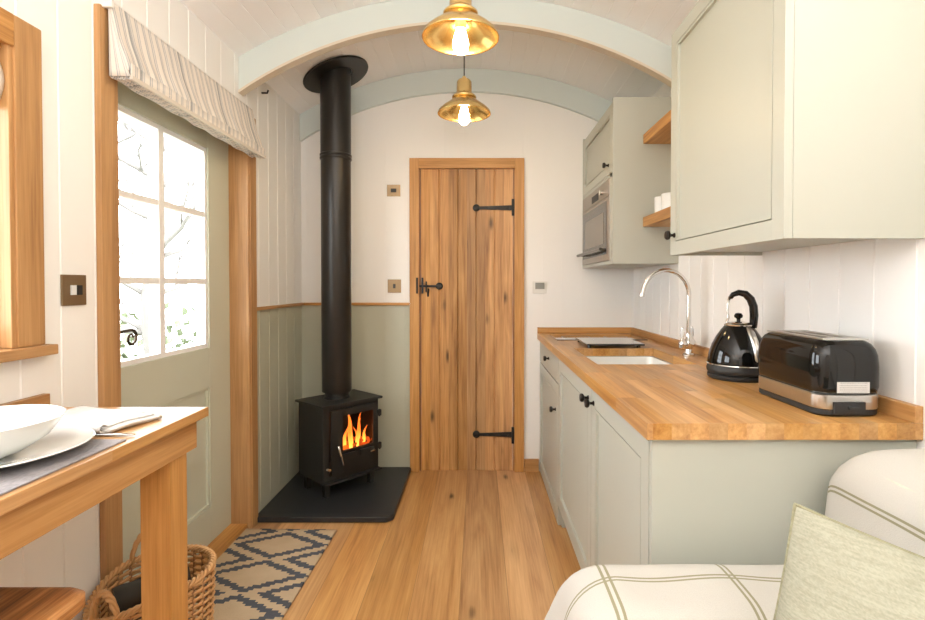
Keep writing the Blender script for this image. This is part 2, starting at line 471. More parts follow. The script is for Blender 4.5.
box(b, -.384+.004, -.372+.004, y-.012, y, 1.18, 1.285, .002); box(b, -.412, -.400, y-.042, y-.032, 1.18, 1.285, .002)
box(b, -.412, -.27, y-.022, y-.014, 1.222, 1.236, .002)
lathe(b, [(0, 0), (.022, 0), (.024, .01), (.016, .022), (0, .024)], M=axisM((-.262, y, 1.229), (0, -1, 0)), seg=18)
box(b, -.352, -.344, y-.03, y, 1.19, 1.26, .002); tube(b, [(-.335, y-.004, 1.21), (-.335, y-.03, 1.18), (-.335, y-.03, 1.16)], .006, 8)
obj('latch', b, IRON, d)

# ------------------------------------------------------------------ glazed outside door on the left
d = sempty('door_2', (XL, 2.12, 0))
XA = XL+.02
b = B()
box(b, XL-.0, XA, 1.575, 1.645, 0.001, 2.09, .004); box(b, XL-.10, XA-.004, 1.64, 1.655, .001, 2.02)
box(b, XL-.0, XA, 2.60, 2.668, 0.001, 2.09, .004); box(b, XL-.10, XA-.004, 2.59, 2.605, .001, 2.02)
box(b, XL+.0, XA-.006, 2.585, 2.60, 0.001, 2.03, .004)
obj('frame', b, OAKZ, d)
b = B(); box(b, XL, XA, 1.645, 2.60, 2.02, 2.09, .004); box(b, XL-.10, XL-.001, 1.655, 2.59, 2.005, 2.02); obj('frame', b, OAKY, d)
b = B(); box(b, XL-.13, XL-.002, 1.655, 2.59, .001, .028, .004); obj('threshold', b, OAKY, d)
XD = XL-.085                        # inner face of the leaf
b = B(); GY0, GY1, GZ0, GZ1 = 1.725, 2.395, .945, 1.868; T = .045
L0, L1 = 1.56, 2.585
def mem(y0, y1, z0, z1, xa=0.0, th=T, bev=.003): box(b, XD-th-xa, XD-xa, y0, y1, z0, z1, bev)
mem(L0, GY0, .03, 2.0); mem(GY1, L1, .03, 2.0); mem(GY0, GY1, GZ1, 2.0); mem(GY0, GY1, .76, GZ0); mem(GY0, GY1, .03, .20)
mem(GY0, GY1, .20, .76, .014, .02, 0)
# panel moulding and glazing beads
for y0, y1, z0, z1 in ((GY0, GY0+.014, .20, .76), (GY1-.014, GY1, .20, .76), (GY0, GY1, .20, .214), (GY0, GY1, .746, .76)): box(b, XD-.016, XD-.004, y0, y1, z0, z1, .004)
mem(GY0+.012, GY0+.10, 1.0, 1.0001) if 0 else None
obj('door_leaf', b, DOOR_SAGE, d)
b = B(); box(b, XD-.05, XD-.006, 2.034, 2.070, GZ0, GZ1, .004)
for k in (1, 2):
    z = GZ0+(GZ1-GZ0)*k/3; box(b, XD-.05, XD-.008, GY0, GY1, z-.0125, z+.0125, .004)
for y0, y1, z0, z1 in ((GY0, GY0+.02, GZ0, GZ1), (GY1-.02, GY1, GZ0, GZ1), (GY0+.02, GY1-.02, GZ0, GZ0+.02), (GY0+.02, GY1-.02, GZ1-.02, GZ1)): box(b, XD-.048, XD-.007, y0, y1, z0, z1, .003)
obj('glazing_bars', b, CREAM_CEIL, d)
b = B(); box(b, XD-.030, XD-.026, GY0, GY1, GZ0, GZ1); obj('pane', b, GLASS, d)
b = B(); box(b, XL-.13, XL-.0855, 2.587, 2.60, .03, 2.0); obj('door_stop', b, DOOR_SAGE, d)
# curled iron handle
pts = [(XD, 1.66, 1.075), (XD+.045, 1.66, 1.075), (XD+.055, 1.67, 1.075), (XD+.055, 1.72, 1.078)]
cy, cz = 1.775, 1.052
for k in range(26):
    t = PI/2-.0-k*.31; r = .029*(1-k/36); pts.append((XD+.055, cy+r*math.cos(t), cz+r*math.sin(t)))
b = B(); tube(b, pts, [.0065]*4+[.006-.0001*k for k in range(26)], 8)
box(b, XD, XD+.006, 1.645, 1.675, .98, 1.17, .003)
obj('door_handle', b, BRONZE, d, smooth=True)

# striped roman blind over the outside door
t = thing('roman_blind', (XL+.03, 2.06, 1.88), 'striped cream and grey roman blind gathered above the glazed door', 'blind')
y0b, y1b = 1.60, 2.60
def blind_f(u, v):
    y = y0b+(y1b-y0b)*u
    z = 2.115-(2.115-1.90)*v
    x = XL+.028+.055*(v**1.2)+.0018*math.sin(v*9+.6*math.sin(u*21))*(.3+v)+.003*math.sin(u*95)*v
    dz = .006*math.sin(u*26)*v
    return Vector((x, y, z+dz))
b = B(); grid(b, blind_f, 120, 20, lambda u, v: (u*(y1b-y0b)+.03+.004*v*math.sin(u*14), v*.22))
obj('blind_fabric', b, BLIND, t, smooth='all', solid=.004)
b = B()
for q in range(5):                      # the stacked folds hanging side by side at the bottom
    def ff(u, v, q=q):
        a = PI*v
        return Vector((XL+.034+.0125*q-.0075*math.cos(a)+.0015*math.sin(u*50+q*2), y0b+.003+(y1b-y0b-.006)*u, 1.925-.001*q-.050*math.sin(a)**.6+.0025*math.sin(u*37+q*1.7)))
    grid(b, ff, 110, 10, lambda u, v, q=q: (u*(y1b-y0b)+.03+.004*q, v*.03))
obj('blind_folds', b, BLIND, t, smooth='all', solid=.0015)
b = B(); grid(b, lambda u, v: Vector((XL+.03+(.064)*u*(v**1.2), y0b, 2.115-.235*v)), 8, 10, lambda u, v: (u*.085, v*.2))
obj('blind_return', b, BLIND, t, smooth='all', solid=.003)
b = B(); box(b, XL+.090, XL+.099, y0b+.002, y1b-.002, 1.871, 1.884, .002); obj('bottom_bar', b, TAN, t)
b = B(); box(b, XL+.001, XL+.027, y0b-.003, y1b, 2.09, 2.125, .003); obj('headrail', b, WHITEP, t)
b = B(); box(b, XL+.0, XL+.05, y0b-.016, y0b-.004, 2.085, 2.135, .003); obj('bracket', b, WHITEP, t)

# ------------------------------------------------------------------ left window
w = sempty('window_1', (XL, .86, 1.06))
b = B()
box(b, XL, XA, 1.285, 1.365, 1.078, 1.905, .004); box(b, XL, XA, .345, .425, 1.078, 1.905, .004)
box(b, XL-.012, XA-.006, 1.272, 1.286, 1.078, 1.84, .003)
box(b, XL-.13, XL-.001, 1.275, 1.289, 1.078, 1.83, .002); box(b, XL-.13, XL-.001, .421, .435, 1.078, 1.83, .002)
obj('window_frame', b, OAKZ, w)
b = B(); box(b, XL, XA, .425, 1.285, 1.825, 1.905, .004); box(b, XL-.13, XL-.001, .436, 1.274, 1.815, 1.829); obj('window_frame', b, OAKY, w)
b = B(); box(b, XL-.13, XA+.018, .32, 1.385, 1.050, 1.077, .004); obj('window_sill', b, OAKY, w)
b = B()
for y0, y1, z0, z1 in ((.436, .49, 1.078, 1.815), (1.22, 1.274, 1.078, 1.815), (.49, 1.22, 1.078, 1.13), (.49, 1.22, 1.76, 1.815), (.84, .87, 1.13, 1.76)): box(b, XL-.12, XL-.075, y0, y1, z0, z1, .004)
obj('sash', b, OAKZ, w)
b = B(); box(b, XL-.10, XL-.096, .49, 1.22, 1.13, 1.76); obj('pane', b, GLASS, w)
b = B()
for q in range(4):
    grid(b, lambda u, v, q=q: Vector((XL-.035+.02*math.sin(PI*v)+.006*q, .45+.82*u, 1.80-.13*v*(.7+.1*q)+.004*math.sin(u*50+q))), 60, 6, lambda u, v: (u*.82, v*.13))
tag(obj('roman_blind', b, BLIND, smooth='all', solid=.004), 'pale striped blind raised at the top of the left window', 'blind')

# ------------------------------------------------------------------ wall plates
def plate(name, loc, nrm, w_, h_, mat, label, cat):
    t = thing(name, loc, label, cat)
    n = Vector(nrm); side = Vector((0, 1, 0)) if abs(n.x) > .5 else Vector((1, 0, 0))
    def bx(b, a0, a1, z0, z1, t0, t1, bev=.001):
        p = Vector(loc)+side*a0+n*t0; q = Vector(loc)+side*a1+n*t1
        box(b, min(p.x, q.x), max(p.x, q.x), min(p.y, q.y), max(p.y, q.y), loc[2]+z0, loc[2]+z1, bev)
    b = B(); bx(b, -w_/2, w_/2, -h_/2, h_/2, 0, .006, .002); obj('cover_plate', b, mat, t)
    return t, bx
t, bx = plate('light_switch', (XL+.0, 1.483, 1.221), (1, 0, 0), .088, .088, BRASSD, 'brass light switch plate on the white wall left of the glazed door', 'light switch')
b = B(); bx(b, -.016, .0, -.014, .014, .006, .012); obj('rocker', b, WHITEC, t)
b = B(); bx(b, .004, .022, -.014, .014, .006, .012); obj('rocker', b, RUBBER, t)
t, bx = plate('wall_control', (-.561, YB, 1.857), (0, -1, 0), .088, .076, BRASSD, 'brass control plate on the back wall, upper one left of the plank door', 'wall control')
b = B(); bx(b, -.018, .018, -.012, .012, .006, .010); obj('display', b, RUBBER, t)
t, bx = plate('light_switch', (-.558, YB, 1.229), (0, -1, 0), .088, .088, BRASSD, 'brass switch plate just above the dado rail, left of the plank door', 'light switch')
b = B(); bx(b, -.008, .008, -.014, .014, .006, .012); obj('rocker', b, RUBBER, t)
t, bx = plate('thermostat', (.40, YB-.004, 1.222), (0, -1, 0), .092, .082, WHITEP, 'small white thermostat on the wall right of the plank door', 'thermostat')
b = B(); bx(b, -.03, .03, -.012, .03, .006, .014); obj('display', b, GREYP, t)

# ------------------------------------------------------------------ hearth, stove, flue
b = B(); HX0, HX1, HY0 = XL+.002, -.448, 2.655
P = [Vector((HX0, HY0, .001)), Vector((HX1-.05, HY0, .001))]
for k in range(1, 8): P.append(Vector((HX1-.05+.05*math.sin(k*PI/16), HY0+.05-.05*math.cos(k*PI/16), .001)))
P += [Vector((HX1, HY0+.05, .001)), Vector((HX1, YB-.002, .001)), Vector((HX0, YB-.002, .001))]
prism(b, P, Vector((0, 0, .030)))
tag(obj('hearth', b, SLATE, bevel=.005), 'black slate hearth slab under the wood stove in the corner', 'hearth')

ang = math.radians(48)
SW, SD = .375, .27
SC = Vector((-.868, 2.86, .031))            # near corner of the stove
t = thing('wood_stove', SC, 'black cast iron wood stove with a lit fire on the corner hearth', 'wood stove', rotz=ang)
# local frame: x along the front, y depth, front face is y=0
def sobj(name, b, m, par=None, **k): return obj(name, b, m, par or t, local=True, **k)
b = B(); z0, z1 = .085, .515
box(b, 0, .012, .012, SD, z0, z1); box(b, SW-.012, SW, .012, SD, z0, z1); box(b, .012, SW-.012, SD-.012, SD, z0, z1)
box(b, .012, SW-.012, .012, SD-.012, z0, z0+.02); box(b, .012, SW-.012, .012, SD-.012, z1-.012, z1)
WX0, WX1, WZ0, WZ1 = .115, .325, .255, .455
box(b, 0, .035, 0, .012, z0, z1, .002); box(b, SW-.02, SW, 0, .012, z0, z1, .002)
box(b, .035, SW-.02, 0, .012, z1-.02, z1); box(b, .035, SW-.02, 0, .012, z0, z0+.04)
sobj('body', b, STOVE)
b = B(); box(b, -.018, SW+.018, -.022, SD+.012, z1, z1+.014, .004); sobj('top_plate', b, STOVE)
b = B(); D0, D1, E0, E1 = .04, SW-.018, .13, .495
box(b, D0, WX0, -.018, -.001, E0, E1, .003); box(b, WX1, D1, -.018, -.001, E0, E1, .003)
box(b, WX0, WX1, -.018, -.001, E0, WZ0, .003); box(b, WX0, WX1, -.018, -.001, WZ1, E1, .003)
sd = sobj('stove_door', b, STOVE)
b = B(); box(b, WX0, WX1, -.008, -.005, WZ0, WZ1); obj('glass', b, GLASS, sd, local=True)
b = B(); box(b, .10, .20, -.030, -.018, .205, .238, .004); box(b, .225, .325, -.030, -.018, .205, .238, .004); obj('air_vent', b, STOVE, sd, local=True)
b = B(); tube(b, [(.068, -.02, .30), (.066, -.05, .295), (.066, -.055, .285), (.08, -.052, .24), (.098, -.045, .185)], [.005, .006, .007, .007, .005], 10); obj('door_handle', b, CHROME, sd, smooth=True, local=True)
b = B(); tube(b, [(.285, -.03, .218), (.285, -.045, .218), (.315, -.046, .222)], .006, 8); obj('lever', b, CHROME, sd, smooth=True, local=True)
b = B(); lathe(b, [(0, 0), (.012, 0), (.013, .02), (.009, .03), (0, .031)], M=axisM((.022, 0, .17), (0, -1, 0)), seg=16); sobj('air_knob', b, CHROME, smooth=True)
for z in (.23, .43):
    b = B(); box(b, SW-.018, SW+.008, -.024, -.002, z-.018, z+.018, .004); tube(b, [(SW-.006, -.022, z-.022), (SW-.006, -.022, z+.022)], .006, 8); sobj('hinge', b, STOVE)
b = B(); box(b, -.006, SW+.006, -.03, .02, z0-.002, z0+.008, .003); sobj('ash_lip', b, STOVE)
for x, y in ((.02, .02), (SW-.05, .02), (.02, SD-.05), (SW-.05, SD-.05)):
    b = B(); prism(b, [Vector((x, y, z0)), Vector((x+.034, y, z0)), Vector((x+.030, y, 0)), Vector((x+.004, y, 0))], Vector((0, .03, 0))); sobj('leg', b, STOVE)
FX, FY = SW*.48, SD*.54
FC = Matrix.Rotation(ang, 3, 'Z') @ Vector((FX, FY, 0))+SC
# fire inside
f = thing('log_fire', (0, 0, 0), 'glowing logs with orange flames behind the stove glass', 'fire')
f.location = SC+Matrix.Rotation(ang, 3, 'Z') @ Vector((.235, .075, .165)); f.rotation_euler = (0, 0, ang)
for i, (x, y, hgt, wd, ln, ph) in enumerate(((-.055, 0, .185, .020, .025, .3), (-.028, -.03, .225, .021, -.016, 1.1), (.0, .01, .29, .026, -.018, 2.2), (.02, -.03, .27, .020, .030, 3.9), (.045, 0, .22, .022, .022, 4.1), (.07, -.02, .165, .018, .02, 5.2), (-.075, -.02, .155, .014, .02, .9), (.012, -.045, .185, .014, -.02, 2.9))):
    b = B(); pts, rs = [], []
    for k in range(15):
        q = k/14; pts.append((x+ln*q*q+.011*math.sin(q*8+ph)*q, y+.006*math.cos(q*5+ph), .045+hgt*q*.85))
        rs.append(max(.0006, wd*(math.sin(PI*min(1, q*.86+.14))**.85)*(1-.45*q)))
    tube(b, pts, rs, 10, flat=.45); obj('flame', b, FLAME, f, local=True, smooth='all')
for i, (x0_, y0_, x1_, y1_, z) in enumerate(((-.11, -.03, .1, .01, .025), (-.09, .04, .11, .035, .025), (-.08, .02, .09, -.045, .065))):
    b = B(); n = 8
    tube(b, [(x0_+(x1_-x0_)*k/n, y0_+(y1_-y0_)*k/n, z+.003*math.sin(k*2.3)) for k in range(n+1)], [.022+.003*math.sin(k*1.7+i) for k in range(n+1)], 9)
    obj('log', b, EMBER if i == 2 else RUBBER, f, local=True, smooth='all')
b = B(); random.seed(4)
for k in range(40):
    bmesh.ops.create_icosphere(b, subdivisions=1, radius=random.uniform(.008, .015), matrix=Matrix.Translation((random.uniform(-.12, .12), random.uniform(-.06, .06), random.uniform(.086, .105)-.0)))
e = obj('embers', b, EMBER, f, local=True); e['kind'] = 'stuff'
# flue
fx, fy = FC.x, FC.y
ZC = arc(ZS, ZP, fx-CX)
fl_ = thing('flue_pipe', (fx, fy, .56), 'tall matt black flue pipe rising from the stove to the ceiling', 'flue pipe')
b = B(); lathe(b, [(.070, .5605), (.070, .60)], (fx, fy, 0), 40); lathe(b, [(.075, .5605), (.075, .572), (.07, .574)], (fx, fy, 0), 40); obj('collar', b, STOVE, fl_, smooth=True)
b = B(); lathe(b, [(.0, .5995), (.086, .5995), (.0875, .604), (.0875, 1.975), (.088, 1.98)], (fx, fy, 0), 48); obj('lower_pipe', b, FLUE, fl_, smooth=True)
b = B(); lathe(b, [(.0895, 1.98), (.093, 1.985), (.093, 1.995), (.0895, 2.0), (.093, 2.005), (.093, 2.012), (.0895, 2.016)], (fx, fy, 0), 48); obj('joint_band', b, FLUE, fl_, smooth=True)
b = B(); lathe(b, [(.089, 2.014), (.089, ZC+.03)], (fx, fy, 0), 48); obj('upper_pipe', b, FLUE, fl_, smooth=True)
tilt = math.asin((fx-CX)/R)
b = B(); lathe(b, [(.10, -.012), (.197, -.012), (.20, -.008), (.20, -.003), (.10, -.003)], M=Matrix.Translation((fx, fy, ZC)) @ Matrix.Rotation(tilt, 4, 'Y') @ Matrix.Translation((0, 0, -.006)), seg=56); obj('ceiling_plate', b, FLUE, fl_, smooth=True)

# ------------------------------------------------------------------ pendant lamps
def pendant(y, z, x, label):
    t = thing('pendant_lamp', (x, y, z), label, 'pendant lamp', 'pendant lamps down the middle of the ceiling')
    b = B()
    pr = [(.125, 0), (.126, .002), (.122, .014), (.100, .034), (.070, .056), (.054, .070), (.051, .076)]
    inn = [(r-.003, z_+.0005) for r, z_ in pr[::-1]]
    lathe(b, pr+inn+[pr[0]], (x, y, z), 56); obj('lamp_shade', b, BRASS, t, smooth=True)
    b = B(); lathe(b, [(.050, .074), (.057, .076), (.057, .082), (.050, .088), (.040, .096), (.0365, .104), (.0345, .150), (.028, .160), (.010, .163), (.009, .175), (0, .176)], (x, y, z), 40)
    obj('lamp_cap', b, BRASS, t, smooth=True)
    b = B(); lathe(b, [(.019, .072), (.019, .03), (0.001, .03)], (x, y, z), 20); obj('bulb_holder', b, BRASSD, t, smooth=True)
    b = B(); lathe(b, [(.001, -.052), (.012, -.049), (.022, -.038), (.026, -.022), (.025, -.008), (.019, .012), (.014, .03)], (x, y, z), 24); obj('bulb', b, BULB, t, smooth='all')
    zc = arc(ZS, ZP, x-CX)
    b = B(); tube(b, [(x, y, z+.175), (x, y, zc-.015)], .0028, 8); obj('cord', b, RUBBER, t, smooth=True)
    b = B(); lathe(b, [(0, -.022), (.035, -.020), (.045, -.008), (.046, 0)], (x, y, zc-.002), 28); obj('ceiling_rose', b, BRASS, t, smooth=True)
pendant(1.694, 2.040, -.060, 'nearer and larger looking brass pendant lamp with a glowing bulb')
pendant(2.452, 2.045, -.070, 'farther brass pendant lamp hanging in front of the plank door wall')

# ------------------------------------------------------------------ kitchen
CXF = .402          # cabinet door face
def shaker(b, axis_x, y0, y1, z0, z1, th=.020, st=.07, rec=.010, face=None):
    """shaker door, face toward -x at x=axis_x"""
    x0 = axis_x; g = .003; be = .009; o = st-be-g
    def ring(a, w):
        box(b, x0, x0+th-.005, y0+a, y0+a+w, z0+a, z1-a, .0007); box(b, x0, x0+th-.005, y1-a-w, y1-a, z0+a, z1-a, .0007)
        box(b, x0, x0+th-.005, y0+a+w, y1-a-w, z0+a, z0+a+w, .0007); box(b, x0, x0+th-.005, y0+a+w, y1-a-w, z1-a-w, z1-a, .0007)
    ring(0, o); ring(o+g, be)
    box(b, x0+th-.005, x0+th, y0, y1, z0, z1)
    box(b, x0+rec, x0+th-.004, y0+st, y1-st, z0+st, z1-st)
    return b
def knob(par, x, y, z, r=.016):
    b = B(); lathe(b, [(0, 0), (.009, 0), (.009, .003), (.005, .006), (.005, .014), (r*.9, .020), (r, .026), (r*.8, .032), (0, .034)], M=axisM((x, y, z), (-1, 0, 0)), seg=20)
    return obj('knob', b, KNOB, par, smooth=True)
ZT = .880
def carcass(par, y0, y1, zb, x0=CXF+.021, x1=XR-.002, zt=ZT-.001, dep=.016, floorz=None):
    b = B()
    box(b, x0, x1, y0, y0+dep, zb, zt); box(b, x0, x1, y1-dep, y1, zb, zt)
    box(b, x0, x1, y0+dep, y1-dep, zb, zb+dep); box(b, x1-dep, x1, y0+dep, y1-dep, zb+dep, zt)
    return b
# nearest unit
u = thing('base_cabinet', (.7, 1.52, 0), 'pale sage base cabinet nearest the sofa, under the toaster', 'cabinet', 'base cabinets under the oak worktop')
b = carcass(u, 1.210, 1.838, .10); box(b, CXF-.0, XR-.002, 1.192, 1.209, .0015, ZT-.001, .001); box(b, CXF+.06, CXF+.076, 1.21, 1.838, .0015, .10); obj('body', b, CAB, u)
b = B(); shaker(b, CXF, 1.214, 1.836, .115, .865); dd = obj('door', b, CAB, u); knob(dd, CXF, 1.795, .822)
u = thing('base_cabinet', (.7, 2.22, 0), 'pale sage base cabinet under the sink, middle one of the run', 'cabinet', 'base cabinets under the oak worktop')
b = carcass(u, 1.840, 2.600, .10); box(b, CXF+.06, CXF+.076, 1.84, 2.60, .0015, .10); obj('body', b, CAB, u)
b = B(); shaker(b, CXF, 1.842, 2.598, .115, .865); dd = obj('door', b, CAB, u); knob(dd, CXF, 1.885, .822)
u = thing('base_cabinet', (.7, 3.0, 0), 'pale sage base cabinet with drawer and door, next to the back wall', 'cabinet', 'base cabinets under the oak worktop')
b = carcass(u, 2.602, YB-.002, .0015); obj('body', b, CAB, u)
b = B(); box(b, CXF, CXF+.02, 2.606, YB-.004, .735, .865, .002); dd = obj('drawer', b, CAB, u); knob(dd, CXF, 2.95, .815)
b = B(); shaker(b, CXF, 2.606, YB-.004, .012, .728); dd = obj('door', b, CAB, u); knob(dd, CXF, 2.69, .585)

# worktop with the sink cut out
WX0_, WX1_, WY0, WY1 = .385, XR-.001, 1.176, YB-.001
SX0, SX1, SY0, SY1 = .475, .875, 2.06, 2.58
t = thing('worktop', (.7, 2.3, ZT), 'oak block worktop running along the right wall with upstands', 'worktop')
b = B()
box(b, WX0_, SX0, WY0, WY1, ZT, .918); box(b, SX1, WX1_, WY0, WY1, ZT, .918)
box(b, SX0, SX1, WY0, SY0, ZT, .918); box(b, SX0, SX1, SY1, WY1, ZT, .918)
bmesh.ops.remove_doubles(b, verts=b.verts[:], dist=.0001)
obj('top', b, BLOCK, t)
b = B(); box(b, XR-.021, XR-.001, WY0, YB-.022, .9185, .957, .002); obj('upstand', b, OAKY, t)
b = B(); box(b, WX0_, XR-.001, YB-.021, YB-.001, .9185, .957, .002); obj('upstand', b, OAKX, t)

# sink
b = B()
x0, x1, y0, y1 = SX0-.006, SX1+.006, SY0-.006, SY1+.006
zt_, zb_ = ZT-.002, .745
def rr(x0, x1, y0, y1, r, n=6):
    out = []
    for cx_, cy_, a0 in ((x1-r, y1-r, 0), (x0+r, y1-r, PI/2), (x0+r, y0+r, PI), (x1-r, y0+r, 1.5*PI)):
        for k in range(n+1): out.append((cx_+r*math.cos(a0+k*PI/2/n), cy_+r*math.sin(a0+k*PI/2/n)))
    return out
rings = []
for off, z, r in ((.0, zt_-.10, .02), (.0, zt_, .02), (-.018, zt_, .03), (-.022, zt_-.02, .03), (-.026, zb_+.03, .035), (-.05, zb_+.008, .05)):
    rings.append([b.verts.new((px, py, z)) for px, py in rr(x0-off, x1+off, y0-off, y1+off, r)])
for A, C in zip(rings, rings[1:]):
    for k in range(len(A)): b.faces.new((A[k], A[(k+1) % len(A)], C[(k+1) % len(A)], C[k]))
b.faces.new(rings[-1])
sk = obj('sink', b, WHITEC, smooth=True)
tag(sk, 'white ceramic sink sunk under the cut-out in the worktop', 'sink')
b = B(); lathe(b, [(.0, .010), (.02, .011), (.034, .012), (.036, .009)], ((SX0+SX1)/2, (SY0+SY1)/2, zb_), 24); obj('drain', b, CHROME, sk, smooth=True)

# tap
tx, ty = .938, 2.30
t = thing('kitchen_tap', (tx, ty, .9185), 'tall chrome swan neck tap with white levers behind the sink', 'tap')
b = B(); lathe(b, [(0, 0), (.027, 0), (.027, .008), (.018, .014), (.014, .03), (.022, .042), (.024, .055), (.022, .068), (.014, .078), (.0125, .10), (0, .1005)], (tx, ty, .919), 28)
tube(b, [(tx-.045, ty-.03, .974), (tx, ty, .974), (tx+.028, ty+.03, .974)], .012, 12)
for sx, sy in ((-.040, -.030), (.026, .030)):
    lathe(b, [(0, -.018), (.013, -.016), (.017, -.004), (.017, .008), (.010, .018), (.006, .03), (0, .03)], (tx+sx, ty+sy, .974), 18)
obj('body', b, CHROME, t, smooth=True)
pts = [(tx, ty, 1.01), (tx, ty, 1.08), (tx-.001, ty, 1.15)]
for k in range(15):
    a = k*PI/14*.93; pts.append((tx-.105+.105*math.cos(a), ty-.01*k/14, 1.19+.112*math.sin(a)))
pts.append((pts[-1][0]-.004, ty-.011, pts[-1][2]-.018))
b = B(); tube(b, pts, .0098, 14); tube(b, [pts[-1], (pts[-1][0]-.003, pts[-1][1], pts[-1][2]-.012)], .012, 14); obj('spout', b, CHROME, t, smooth=True)
for sx, sy in ((-.040, -.030), (.026, .030)):
    b = B(); lathe(b, [(0, .028), (.006, .028), (.0085, .036), (.0085, .062), (.006, .068), (0, .069)], (tx+sx, ty+sy, .974), 14)
    lv = obj('lever', b, WHITEC, t, smooth=True)
    b = B(); lathe(b, [(0, .0675), (.006, .068), (.0055, .074), (0, .076)], (tx+sx, ty+sy, .974), 14); obj('lever_cap', b, CHROME, lv, smooth=True)

# hob and glass slab
b = B(); box(b, .447, .968, 2.95, 3.26, .9185, .9235, .002)
hb = obj('hob', b, HOBG); tag(hb, 'black glass hob set flat in the worktop near the back wall', 'hob')
b = B()
for x, y, r in ((.58, 3.09, .085), (.82, 3.09, .07)):
    lathe(b, [(r, .9238), (r, .9243), (r-.004, .9243), (r-.004, .9238)], (x, y, 0), 40)
obj('cooking_ring', b, GREYP, hb)
b = B(); box(b, .540, .828, 2.565, 2.88, .932, .942, .003)
for x in (.558, .808):
    for y in (2.605, 2.86): lathe(b, [(0, .9185), (.01, .9185), (.01, .933)], (x, y, 0), 12)
tag(obj('glass_board', b, HOBG), 'dark glass worktop board between the sink and the hob', 'chopping board')

# toaster
t = thing('toaster', (.90, 1.42, .9185), 'glossy black toaster with a chrome band at the worktop end', 'toaster')
TX0, TX1, TY0, TY1 = .816, .976, 1.232, 1.525
def rbox(b, x0, x1, y0, y1, prof, r, n=7):
    """stack of rounded rectangles; prof = (inset, z)"""
    rings = [[b.verts.new((px, py, z)) for px, py in rr(x0+i, x1-i, y0+i, y1-i, max(.004, r-i*.4), n)] for i, z in prof]
    for A, C in zip(rings, rings[1:]):
        for k in range(len(A)): b.faces.new((A[k], A[(k+1) % len(A)], C[(k+1) % len(A)], C[k]))
    b.faces.new(rings[0][::-1]); b.faces.new(rings[-1]); return b
z = .9185
b = B(); rbox(b, TX0, TX1, TY0, TY1, [(.006, z+.0), (.001, z+.005), (.001, z+.016), (.004, z+.017)], .035); obj('base', b, RUBBER, t, smooth=True)
b = B(); rbox(b, TX0, TX1, TY0, TY1, [(.001, z+.0175), (.0, z+.020), (.0, z+.051), (.002, z+.053)], .035); obj('chrome_band', b, STEEL, t, smooth=True)
b = B(); rbox(b, TX0, TX1, TY0, TY1, [(.001, z+.0535), (-.002, z+.07), (-.002, z+.12), (.000, z+.146), (.004, z+.161), (.011, z+.173), (.020, z+.180), (.028, z+.1815)], .037); obj('body', b, GLOSSB, t, smooth='all')
b = B(); zt2 = z+.182
fx0, fx1, fy0, fy1 = TX0+.024, TX1-.024, TY0+.024, TY1-.024
sl = ((fx0+.022, fx0+.048), (fx1-.048, fx1-.022))
box(b, fx0, sl[0][0], fy0, fy1, zt2, zt2+.004, .001); box(b, sl[0][1], sl[1][0], fy0, fy1, zt2, zt2+.004, .001); box(b, sl[1][1], fx1, fy0, fy1, zt2, zt2+.004, .001)
for a, c in sl: box(b, a, c, fy0, fy0+.03, zt2, zt2+.004); box(b, a, c, fy1-.03, fy1, zt2, zt2+.004)
obj('top_plate', b, STEEL, t)
for a, c in sl:
    b = B(); box(b, a, c, fy0+.03, fy1-.03, zt2, zt2+.0012); obj('slot', b, RUBBER, t)
b = B(); box(b, .850, .926, TY0-.004, TY0+.004, z+.008, z+.036, .001); box(b, .884, .908, TY0-.010, TY0-.003, z+.020, z+.027, .001); obj('crumb_tray', b, RUBBER, t)
lb = B(); box(lb, -.039, .039, -.0006, .0006, 0, .0265); lo = obj('rating_label', lb, LABELM, t, local=True); lo.location = (.896-.90, TY0-.0030-1.42, .058); lo['label'] = 'white rating sticker with small grey lettering'
b = B(); box(b, TX1+.001, TX1+.016, 1.33, 1.35, z+.10, z+.112, .003); obj('lever', b, RUBBER, t)

# kettle
kx, ky = .885, 1.755
t = thing('kettle', (kx, ky, .9185), 'glossy black dome kettle with a looped handle behind the toaster', 'kettle')
z = .9185
b = B(); lathe(b, [(0, 0), (.092, 0), (.097, .006), (.097, .014), (.090, .018), (0, .018)], (kx, ky, z), 48); obj('power_base', b, RUBBER, t, smooth=True)
b = B(); lathe(b, [(0, .0185), (.094, .0185), (.099, .026), (.100, .034), (.097, .044), (.0965, .048)], (kx, ky, z), 56); obj('foot_band', b, RUBBER, t, smooth=True)
b = B(); lathe(b, [(.098, .048), (.0985, .055), (.093, .085), (.083, .115), (.069, .143), (.054, .166), (.044, .178), (.040, .183)], (kx, ky, z), 56); obj('body', b, GLOSSB, t, smooth=True)
b = B(); lathe(b, [(.0965, .046), (.1, .049), (.0985, .052)], (kx, ky, z), 56); obj('trim_ring', b, CHROME, t, smooth=True)
b = B(); lathe(b, [(.044, .179), (.045, .183), (.040, .187), (.028, .192), (.010, .195), (0, .195)], (kx, ky, z), 40); ld = obj('lid', b, CHROME, t, smooth=True)
b = B(); lathe(b, [(.006, .194), (.006, .202), (.013, .207), (.014, .214), (.009, .221), (0, .223)], (kx, ky, z), 24); obj('knob', b, GLOSSB, ld, smooth=True)
